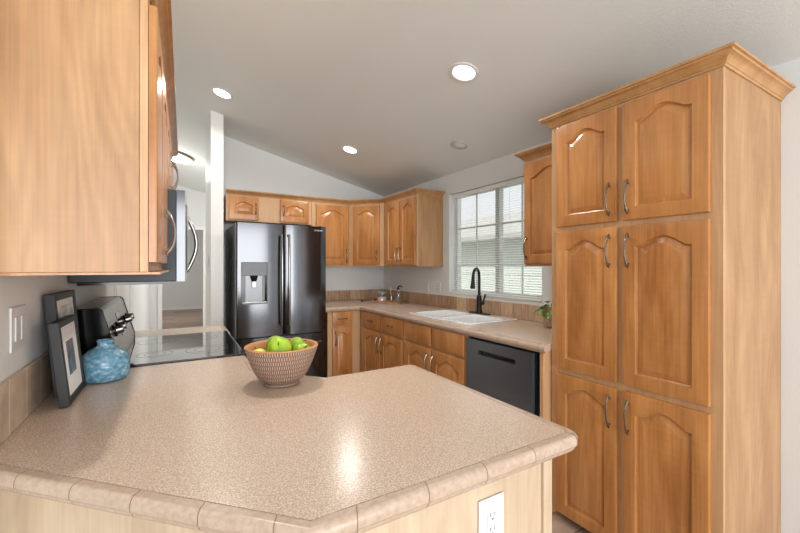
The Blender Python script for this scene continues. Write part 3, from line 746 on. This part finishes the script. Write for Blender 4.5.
obj('nozzle', MB().lathe([(.022, -.05), (.026, -.03), (.034, 0)], ((dx0+dx1)/2, .032, dz1-.127), 18), 'blackmetal', dp, smooth=40)
obj('paddle', MB().box((dx0+dx1)/2-.018, (dx0+dx1)/2+.018, .030, .036, dz1-.235, dz1-.180), 'steel', dp, bevel=.003)
obj('drip_tray', MB().box(dx0+.012, dx1-.012, .008, .050, dz0+.013, dz0+.022), 'steel', dp, bevel=.002)
obj('dial', MB().tube([((dx0+dx1)/2, .0055, dz1-.062), ((dx0+dx1)/2, -.001, dz1-.062)], .015, 20), 'ctrl', dp)
def text(name, s, size, mat, parent, loc, rot, ext=.0006):
    c = bpy.data.curves.new(name, 'FONT'); c.body = s; c.size = size; c.extrude = ext; c.align_x = 'CENTER'; c.align_y = 'CENTER'
    o = bpy.data.objects.new(name+'_tmp', c); COL.objects.link(o); dg_ = bpy.context.evaluated_depsgraph_get()
    me = bpy.data.meshes.new_from_object(o.evaluated_get(dg_)); bpy.data.objects.remove(o)
    me.materials.clear(); me.materials.append(M[mat]); r = bpy.data.objects.new(name, me); COL.objects.link(r)
    r.parent = parent; r.location = loc; r.rotation_euler = rot; return r
text('logo', 'SAMSUNG', .020, 'white', rdo, (FW-.085, .0015, FH-.045), (PI/2, 0, 0), .0015)
for hx in (.05, FW-.05): obj('hinge_cover', MB().box(hx-.03, hx+.03, .03, .12, FH-.0115, FH+.004), 'blackside', t, bevel=.003)

# ------------------------------------------------------------------ range
t = thing('range', 'freestanding range with black glass cooktop and stainless backguard', 'stove', (0, 2.016, FZ))
SW = .774; H0 = ET-FZ
RX = .292
obj('oven_body', MB().box(XL+.004, RX-.022, .004, SW-.004, .06, H0-.002), 'blackside', t)
obj('cooktop', MB().box(-.265, RX+.012, .002, SW-.002, H0-.001, H0+.008), 'cooktop', t, bevel=.003)
M['ring'] = plain('grey burner print', (52, 54, 54), .2)
for cx, cy, r in ((-.08, .2, .075), (-.08, .57, .095), (.15, .2, .10), (.15, .57, .08)):
    mb = MB()
    for rr in (r, r*.6):
        n = 36; vs = []
        for j in range(n):
            a = 2*PI*j/n
            for q in (rr-.0012, rr+.0012): vs.append((cx+q*math.cos(a), cy+q*math.sin(a), H0+.0083))
        mb.add(vs, [(2*j, 2*j+1, (2*j+3) % (2*n), (2*j+2) % (2*n)) for j in range(n)])
    obj('burner_print', mb, 'ring', t)
od = obj('oven_door', MB().box(RX-.021, RX+.012, .01, SW-.01, .26, H0-.012), 'blackstain', t, bevel=.004)
obj('oven_window', MB().box(RX+.0125, RX+.015, .12, SW-.12, .38, .68), 'glassdark', od)
obj('handle', MB().tube([(RX+.012, .06, .80), (RX+.05, .06, .80), (RX+.055, .10, .80), (RX+.055, SW-.1, .80), (RX+.05, SW-.06, .80), (RX+.012, SW-.06, .80)], .011, 12), 'steel', od, smooth=60)
obj('storage_drawer', MB().box(RX-.021, RX+.008, .01, SW-.01, .07, .25), 'blackstain', t, bevel=.004)
# backguard: slanting front, black end caps
zb0, zb1 = H0+.009, 1.172-FZ
prof = [(XL+.006, zb0), (-.205, zb0), (-.205, zb0+.035), (-.262, zb1-.012), (-.275, zb1), (XL+.006, zb1)]
def yprism(pr, y0, y1, mb=None):
    mb = mb or MB(); n = len(pr)
    vs = [(x, y0, z) for x, z in pr]+[(x, y1, z) for x, z in pr]
    return mb.add(vs, [tuple(range(n)), tuple(range(n, 2*n))[::-1]]+[(i, (i+1) % n, n+(i+1) % n, n+i) for i in range(n)])
bg = obj('backguard', yprism(prof, .022, SW-.022), 'steel', t, bevel=.002)
for y0, y1 in ((.002, .0215), (SW-.0215, SW-.002)):
    obj('end_cap', yprism([(x+(.004 if x > -.3 else 0), z+(.003 if z > 1.1 else 0)) for x, z in prof], y0, y1), 'blackgloss', t, bevel=.003)
sl = Vector((-.262+.205, 0, (zb1-.012)-(zb0+.035))); nrm = Vector((sl.z, 0, -sl.x)).normalized()
def onbg(y, s): return Vector((-.205, y, zb0+.035))+sl*s
for y in (.13, .245, .535, .645):
    p = onbg(y, .50)
    k = obj('knob', MB().tube([p+nrm*.0005, p+nrm*.008, p+nrm*.010], [.027, .027, .021], 24), 'blackgloss', bg, smooth=35)
    obj('knob_grip', MB().tube([p+nrm*.0105, p+nrm*.034, p+nrm*.037], [.0195, .017, .014], 20), 'steel', k, smooth=35)
p0, p1 = onbg(.31, .25), onbg(.47, .8)
obj('clock_display', MB().add([tuple(onbg(y, s)+nrm*d) for d in (.0005, .003) for y, s in ((.31, .25), (.47, .25), (.47, .8), (.31, .8))],
    [(0, 1, 2, 3), (7, 6, 5, 4), (0, 4, 5, 1), (1, 5, 6, 2), (2, 6, 7, 3), (3, 7, 4, 0)]), 'blackgloss', bg)

# ------------------------------------------------------------------ microwave
t = thing('microwave', 'black over-the-range microwave hung above the cooktop', 'microwave', (0, 2.018, 1.27))
MW = .766
obj('body', MB().box(XL+.004, .010, .002, MW, .012, .430), 'mwside', t, bevel=.004)
obj('underside_panel', MB().box(XL+.03, -.01, .02, MW-.02, .0, .0115), 'blackgloss', t)
def mwp(y0, y1, x0, xb, z0, z1, bow):
    pr = []; K = 12
    for i in range(K+1):
        s = i/K; pr.append((x0+bow*math.sin(PI*(.04+.92*s))**.7, y0+(y1-y0)*s))
    return MB().prism(pr+[(xb, y1), (xb, y0)], z0, z1)
md = obj('door', mwp(.002, .575, .040, .0105, .012, .430, .016), 'blackstain', t, smooth=30)
obj('door_glass', mwp(.06, .50, .046, .044, .06, .375, .018), 'glassdark', md, smooth=30)
pts = [(.05, .535, .055)]+[(.066+.048*math.sin(PI*i/14), .535, .055+.315*i/14) for i in range(15)]+[(.05, .535, .37)]
obj('handle', MB().tube(pts, .0105, 12), 'steel', md, smooth=60)
cpn = obj('control_panel', mwp(.578, MW, .042, .0105, .012, .430, .006), 'blackgloss', t, smooth=30)
mb = MB()
for r in range(5):
    for c_ in range(3): mb.box(.0515, .0525, .60+c_*.05, .635+c_*.05, .07+r*.045, .098+r*.045)
obj('buttons', mb, 'ring', cpn)
mb = MB()
for q in range(7): mb.box(-.02-.035*q-.022, -.02-.035*q, .0005, .0018, .395, .400)
obj('side_vent', mb, 'screw', t)

# ------------------------------------------------------------------ things on the peninsula
t = thing('fruit_bowl', 'carved brown wooden footed bowl holding green apples', 'bowl', (.347, 1.452, ET+.0005))
n = 14
pr = []
for i in range(n+1):
    s = i/n; pr.append((.061+.071*(s**.55) if s > .0 else .062, .012+.128*s))
outer_ = [(.060, 0), (.064, .004)]+[(r, z) for r, z in pr[0:]]
obj('shell', MB().lathe(outer_, n=64, cap1=False), 'bowl', t, smooth=50)
inner = [(.132, .140), (.130, .1435), (.121, .1435), (.117, .139), (.111, .11), (.100, .07), (.078, .035), (.05, .02), (.001, .016)]
obj('inside', MB().lathe(inner, n=64, cap0=False), 'bowl_in', t, smooth=60)
def apple_mb(r, tall=.9):
    pr = []
    for i in range(19):
        a = -PI/2+PI*i/18; rr = r*math.cos(a)*(1+.05*math.sin(a)); z = r*tall*math.sin(a)
        if i > 14: z -= r*.16*((i-14)/4)**2
        if i < 3: z += r*.10*((3-i)/3)**2
        pr.append((max(rr, .0008), z))
    return MB().lathe(pr, n=28, wob=lambda a, z: 1+.018*math.cos(5*a)*(-1 if z < 0 else .4))
def fruitmat(name, a, b_, sc):
    m, nt, b = newmat(name); L = nt.links.new
    tc = N(nt, 'ShaderNodeTexCoord'); no = N(nt, 'ShaderNodeTexNoise'); no.inputs['Scale'].default_value = sc; L(tc.outputs['Object'], no.inputs[0])
    cr = N(nt, 'ShaderNodeValToRGB'); e = cr.color_ramp.elements; e[0].position = .35; e[0].color = lin(*a); e[1].position = .68; e[1].color = lin(*b_)
    L(no.outputs['Fac'], cr.inputs[0]); L(cr.outputs[0], b.inputs['Base Color']); b.inputs['Roughness'].default_value = .3; return m
M['apple'] = fruitmat('green apple skin', (128, 168, 30), (176, 204, 66), 22)
M['apple2'] = fruitmat('yellow green apple skin', (196, 196, 56), (220, 214, 92), 22)
M['stem'] = plain('brown stem', (70, 50, 30), .7)
bc = Vector((.347, 1.452, ET))
ap = [('large green apple on top at the front of the bowl', -.016, -.030, .136, .043, 'apple', (.9, -.5, 0)),
      ('green apple behind the large one, top of the pile', -.010, .050, .134, .038, 'apple', (.5, .2, 0)),
      ('yellow apple low at the left side of the bowl', -.086, .000, .108, .034, 'apple2', (-.4, -.3, 0)),
      ('pale green apple at the right front of the bowl with its stem dimple facing us', .066, -.030, .114, .036, 'apple', (.75, .3, 0)),
      ('green apple at the right back of the bowl with a dark stem', .070, .042, .124, .036, 'apple', (.2, .9, 0))]
for lab, dx, dy, dz_, r, mt, rot in ap:
    a_ = thing('apple', lab, 'apple', bc+Vector((dx, dy, dz_)), 0, 'green apples in the bowl', rot)
    obj('skin', apple_mb(r), mt, a_, smooth=True)
    obj('stem', MB().tube([(0, 0, r*.70), (.001, .001, r*.9), (.004, .002, r*1.12)], [.0016, .0014, .002], 6), 'stem', a_)

# vase
t = thing('vase', 'squat ribbed blue glazed bottle vase beside the picture frames', 'vase', (-.228, 1.850, ET+.0005))
pr = [(.054, 0), (.068, .004), (.076, .015), (.0785, .034), (.0785, .062), (.075, .083), (.066, .102), (.050, .117), (.032, .127), (.0255, .133), (.0245, .141), (.027, .149), (.0275, .152), (.025, .153), (.021, .149), (.019, .138), (.019, .120)]
fp = []
for i in range(len(pr)-1):
    for k in range(4):
        s = k/4; r = pr[i][0]+(pr[i+1][0]-pr[i][0])*s; z = pr[i][1]+(pr[i+1][1]-pr[i][1])*s
        if 1 <= i < 8: r += .0011*math.sin(z*2*PI/.0085)
        fp.append((r, z))
fp.append(pr[-1])
obj('glazed_body', MB().lathe(fp, n=48), 'vase', t, smooth=True)

# picture frames leaning on the wall
def picture(name, label, w, h, fw, mw_, loc, lean, kind, td=.022):
    """local x along the wall, z up the frame, front is -y; leans back"""
    t = thing(name, label, 'picture frame', loc, rot=(-lean, 0, PI/2))
    obj('frame', MB().box(0, fw, 0, td, 0, h).box(w-fw, w, 0, td, 0, h).box(fw, w-fw, 0, td, 0, fw).box(fw, w-fw, 0, td, h-fw, h), 'frame', t, bevel=.0015)
    obj('backing_board', MB().box(fw+.0003, w-fw-.0003, td-.006, td-.003, fw+.0003, h-fw-.0003), 'frame', t)
    obj('mat_board', MB().box(fw+.0003, w-fw-.0003, min(.008, td)-.0025, min(.008, td), fw+.0003, h-fw-.0003), 'mat', t)
    pa, pb, pc, pd = mw_
    p = obj('print', MB().box(pa, pb, min(.008, td)-.0034, min(.008, td)-.0026, pc, pd), kind, t)
    return t
def photomat(name, c1, c2, sc):
    m, nt, b = newmat(name); L = nt.links.new
    tc = N(nt, 'ShaderNodeTexCoord'); mp = N(nt, 'ShaderNodeMapping'); mp.inputs['Scale'].default_value = sc; L(tc.outputs['Object'], mp.inputs[0])
    no = N(nt, 'ShaderNodeTexNoise'); no.inputs['Scale'].default_value = 1; no.inputs['Detail'].default_value = 4; L(mp.outputs[0], no.inputs[0])
    cr = N(nt, 'ShaderNodeValToRGB'); e = cr.color_ramp.elements; e[0].position = .35; e[0].color = lin(*c1); e[1].position = .65; e[1].color = lin(*c2)
    L(no.outputs['Fac'], cr.inputs[0]); L(cr.outputs[0], b.inputs['Base Color']); b.inputs['Roughness'].default_value = .3; return m
M['photo1'] = photomat('grey portrait print', (52, 52, 54), (132, 132, 134), (28, 28, 16))
M['photo2'] = photomat('pale landscape print', (120, 122, 118), (226, 224, 218), (9, 9, 30))
picture('picture_frame', 'black picture frame in front with white mat and small grey print', .250, .262, .020, (.078, .172, .080, .190), (-.276, 1.532, ET+.0045), math.radians(6), 'photo1', td=.026)
picture('picture_frame', 'larger black picture frame leaning behind the front one, pale print', .305, .342, .024, (.045, .260, .05, .295), (-.3125, 1.660, ET+.003), math.radians(4.5), 'photo2', td=.028)

# ------------------------------------------------------------------ tray in the corner
T0 = Vector((2.235, 4.00, ET+.0005)); TA = math.radians(-62)
t = thing('serving_tray', 'low wooden serving tray on the counter in the corner under the cabinets', 'tray', T0, -62)
M['traywood'] = wood('tray wood', (206, 168, 122), (168, 124, 82), .5, 5, var=0)
obj('tray_base', MB().prism([(p[0], p[1]) for p in rrect(-.19, .19, -.115, .115, .03, 0)], 0, .010), 'traywood', t, bevel=.002)
obj('rim', MB().box(-.185, .185, -.115, -.105, .0102, .022).box(-.185, .185, .105, .115, .0102, .022).box(-.19, -.18, -.10, .10, .0102, .022).box(.18, .19, -.10, .10, .0102, .022), 'traywood', t, bevel=.002)
obj('handle', MB().tube([(-.188, -.04, .018), (-.215, -.03, .030), (-.222, 0, .034), (-.215, .03, .030), (-.188, .04, .018)], .0045, 8).tube([(.188, -.04, .018), (.215, -.03, .030), (.222, 0, .034), (.215, .03, .030), (.188, .04, .018)], .0045, 8), 'blackmetal', t, smooth=60)
def ont(x, y, z=.0108):
    c, s = math.cos(TA), math.sin(TA); return (T0.x+c*x-s*y, T0.y+s*x+c*y, T0.z+z)
M['salt'] = plain('pink salt crystals', (226, 196, 196), .8, noise=.5, nscale=120)
M['teal'] = plain('grey teal lid', (116, 146, 144), .4)
t = thing('storage_jar', 'low glass jar of pink salt with a teal lid on the tray', 'jar', ont(-.105, -.03))
obj('glass_body', MB().lathe([(.050, 0), (.056, .006), (.056, .075), (.048, .086), (.048, .092)], n=28), 'jarglass', t, smooth=40)
obj('salt_filling', MB().lathe([(.048, .003), (.0535, .008), (.0535, .062), (.03, .066), (.001, .067)], n=28), 'salt', t, smooth=40)
l_ = obj('lid', MB().lathe([(.0555, .0925), (.058, .096), (.058, .112), (.054, .120), (.02, .124), (.001, .125)], n=28), 'teal', t, smooth=40)
t = thing('glass_bottle', 'clear glass bottle with a dark pump sprayer on the tray', 'bottle', ont(.095, .02))
obj('glass_body', MB().lathe([(.030, 0), (.034, .005), (.034, .105), (.028, .124), (.014, .136), (.013, .150)], n=24), 'jarglass', t, smooth=40)
obj('liquid', MB().lathe([(.030, .004), (.032, .008), (.032, .06), (.001, .061)], n=24), plain('grey soap', (150, 152, 156), .3), t, smooth=40)
p_ = obj('pump', MB().lathe([(.015, .1505), (.0155, .166), (.008, .170), (.006, .185)], n=16).tube([(0, 0, .183), (.010, -.006, .190), (.035, -.015, .188), (.048, -.02, .178)], [.008, .009, .006, .005], 10), 'blackmetal', t, smooth=40)
t = thing('glass_bottle', 'clear ribbed glass canister with a pale wooden tag between jar and sprayer', 'canister', ont(.005, .0))
obj('glass_body', MB().lathe([(.030, 0), (.035, .005), (.035, .110), (.030, .122), (.026, .128)], n=24, wob=lambda a, z: 1+.02*math.cos(12*a)), 'jarglass', t, smooth=40)
obj('wooden_tag', MB().box(-.018, .018, -.004, .004, .129, .135).box(-.018, -.012, -.004, .004, .135, .160).box(.012, .018, -.004, .004, .135, .160).box(-.018, .018, -.004, .004, .160, .166), plain('pale tag wood', (220, 200, 150), .6), t, bevel=.001, rot=(0, 0, math.radians(62-30)))
t = tag(obj('metal_scoop', MB().tube([(-.05, .0, .008), (.0, .0, .008), (.045, .0, .009)], [.004, .004, .005], 8).tube([(-.05, 0, .008), (-.075, 0, .009), (-.09, 0, .010)], [.008, .015, .010], 10), 'pewter', loc=(2.045, 4.30, ET+.006), rot=(0, 0, .6), smooth=50), 'small dark metal scoop lying on the counter left of the tray', 'scoop')

# ------------------------------------------------------------------ plant by the pantry
t = thing('potted_plant', 'small green leafy plant in a tan pot half hidden by the pantry', 'plant', (2.335, 1.815, ET+.0005))
M['pot'] = plain('mottled tan pot', (196, 164, 134), .6, noise=.6, nscale=40)
M['soil'] = plain('dark soil', (60, 46, 36), .9)
M['leaf'] = fruitmat('leaf green', (84, 124, 54), (164, 196, 104), 30)
obj('pot', MB().lathe([(.030, 0), (.038, .003), (.047, .03), (.048, .055), (.043, .078), (.040, .082), (.036, .079), (.036, .060)], n=28), 'pot', t, smooth=45)
obj('soil', MB().lathe([(.0355, .058), (.0355, .068), (.001, .070)], n=20), 'soil', t)
mb = MB(); mb2 = MB(); rnd = random.Random(3)
for k in range(50):
    a = rnd.uniform(0, 2*PI); el = rnd.uniform(.15, 1.35); L_ = rnd.uniform(.05, .11)
    base_ = Vector((.012*math.cos(a), .012*math.sin(a), .068)); d_ = Vector((math.cos(a)*math.cos(el), math.sin(a)*math.cos(el), math.sin(el)))
    tip = base_+d_*L_; tip = Vector((max(min(tip.x, .085), -.1), tip.y, tip.z))
    mb2.tube([base_, (base_+tip)/2+Vector((0, 0, .006)), tip], .0012, 5)
    q = Vector((d_.x, d_.y, rnd.uniform(-.5, .3))).normalized(); sd = q.cross(Vector((0, 0, 1))).normalized(); up = sd.cross(q)
    ln = rnd.uniform(.034, .055); wd = ln*.36; pts = []
    for i in range(7):
        s = i/6; ww = wd*math.sin(PI*min(1, s*.93+.05))**.8; c0 = tip+q*ln*s-Vector((0, 0, ln*.3*s*s))
        pts += [c0-sd*ww+up*ww*.25, c0, c0+sd*ww+up*ww*.25]
    off = [p-Vector((0, 0, .0006)) for p in pts]
    nf = []
    for i in range(6):
        for j in (0, 1):
            b0 = i*3+j; nf.append((b0, b0+1, b0+4, b0+3)); nf.append((21+b0+3, 21+b0+4, 21+b0+1, 21+b0))
    for i in range(6): nf += [(i*3, i*3+3, 24+i*3, 21+i*3), (i*3+2, 23+i*3, 26+i*3, i*3+5)]
    mb.add(pts+off, nf)
obj('leaves', mb, 'leaf', t, smooth=True); obj('stems', mb2, 'leaf', t)

# ------------------------------------------------------------------ ceiling fittings
TILT = math.atan(.244)
def recessed(x, y, label, power=7):
    t = thing('recessed_light', label, 'ceiling light', (x, y, cz(x)-.0008), group='recessed ceiling downlights', rot=(0, TILT, 0))
    obj('trim_ring', MB().lathe([(.092, 0), (.092, -.004), (.084, -.008), (.070, -.006), (.066, -.0005)], n=40, cap0=False, cap1=False), 'white', t, smooth=50)
    obj('lens', MB().lathe([(.0655, -.0006), (.060, -.006), (.03, -.009), (.001, -.0095)], n=32), 'bulb', t, smooth=True)
    l = bpy.data.lights.new('downlight', 'AREA'); l.shape = 'DISK'; l.size = .12; l.energy = power; l.color = (1, .97, .92); l.spread = math.radians(150)
    o = bpy.data.objects.new('downlight', l); COL.objects.link(o); o.parent = t; o.location = (0, 0, -.013)
recessed(.352, 3.573, 'recessed ceiling light nearest the white partition and fridge', 5)
recessed(.352, 1.815, 'recessed ceiling light over the peninsula above the top edge of the photo', 11)
recessed(1.54, 3.60, 'recessed ceiling light over the kitchen corner, smallest lit disc')
recessed(1.53, 1.815, 'recessed ceiling light nearest us, left of the tall pantry')
t = thing('ceiling_fitting', 'round unlit white fitting on the ceiling in front of the window', 'ceiling fitting', (2.115, 2.575, cz(2.115)-.0008), rot=(0, TILT, 0))
obj('rim', MB().lathe([(.075, 0), (.075, -.005), (.066, -.010), (.060, -.005), (.056, -.004)], n=36, cap0=False, cap1=False), 'fitting', t, smooth=40)
obj('grille', MB().lathe([(.0555, -.001), (.05, -.006), (.02, -.008), (.001, -.008)], n=30), M['ceiling'], t, smooth=40)
hx_, hy_ = .068, 6.10
t = thing('flush_ceiling_light', 'lit frosted dome ceiling light with bronze rim in the hall', 'ceiling light', (hx_, hy_, cz(hx_)-.001), rot=(0, TILT, 0))
obj('rim', MB().lathe([(.17, 0), (.178, -.012), (.178, -.028), (.168, -.034)], n=40, cap1=False), 'pewter', t, smooth=40)
obj('glass_dome', MB().lathe([(.167, -.030), (.150, -.060), (.11, -.085), (.055, -.10), (.001, -.105)], n=40), 'dome', t, smooth=True)
l = bpy.data.lights.new('hall_lamp', 'POINT'); l.energy = 6; l.color = (1, .96, .9); l.shadow_soft_size = .12
o = bpy.data.objects.new('hall_lamp', l); COL.objects.link(o); o.parent = t; o.location = (0, 0, -.22)
bpy.context.view_layer.update()
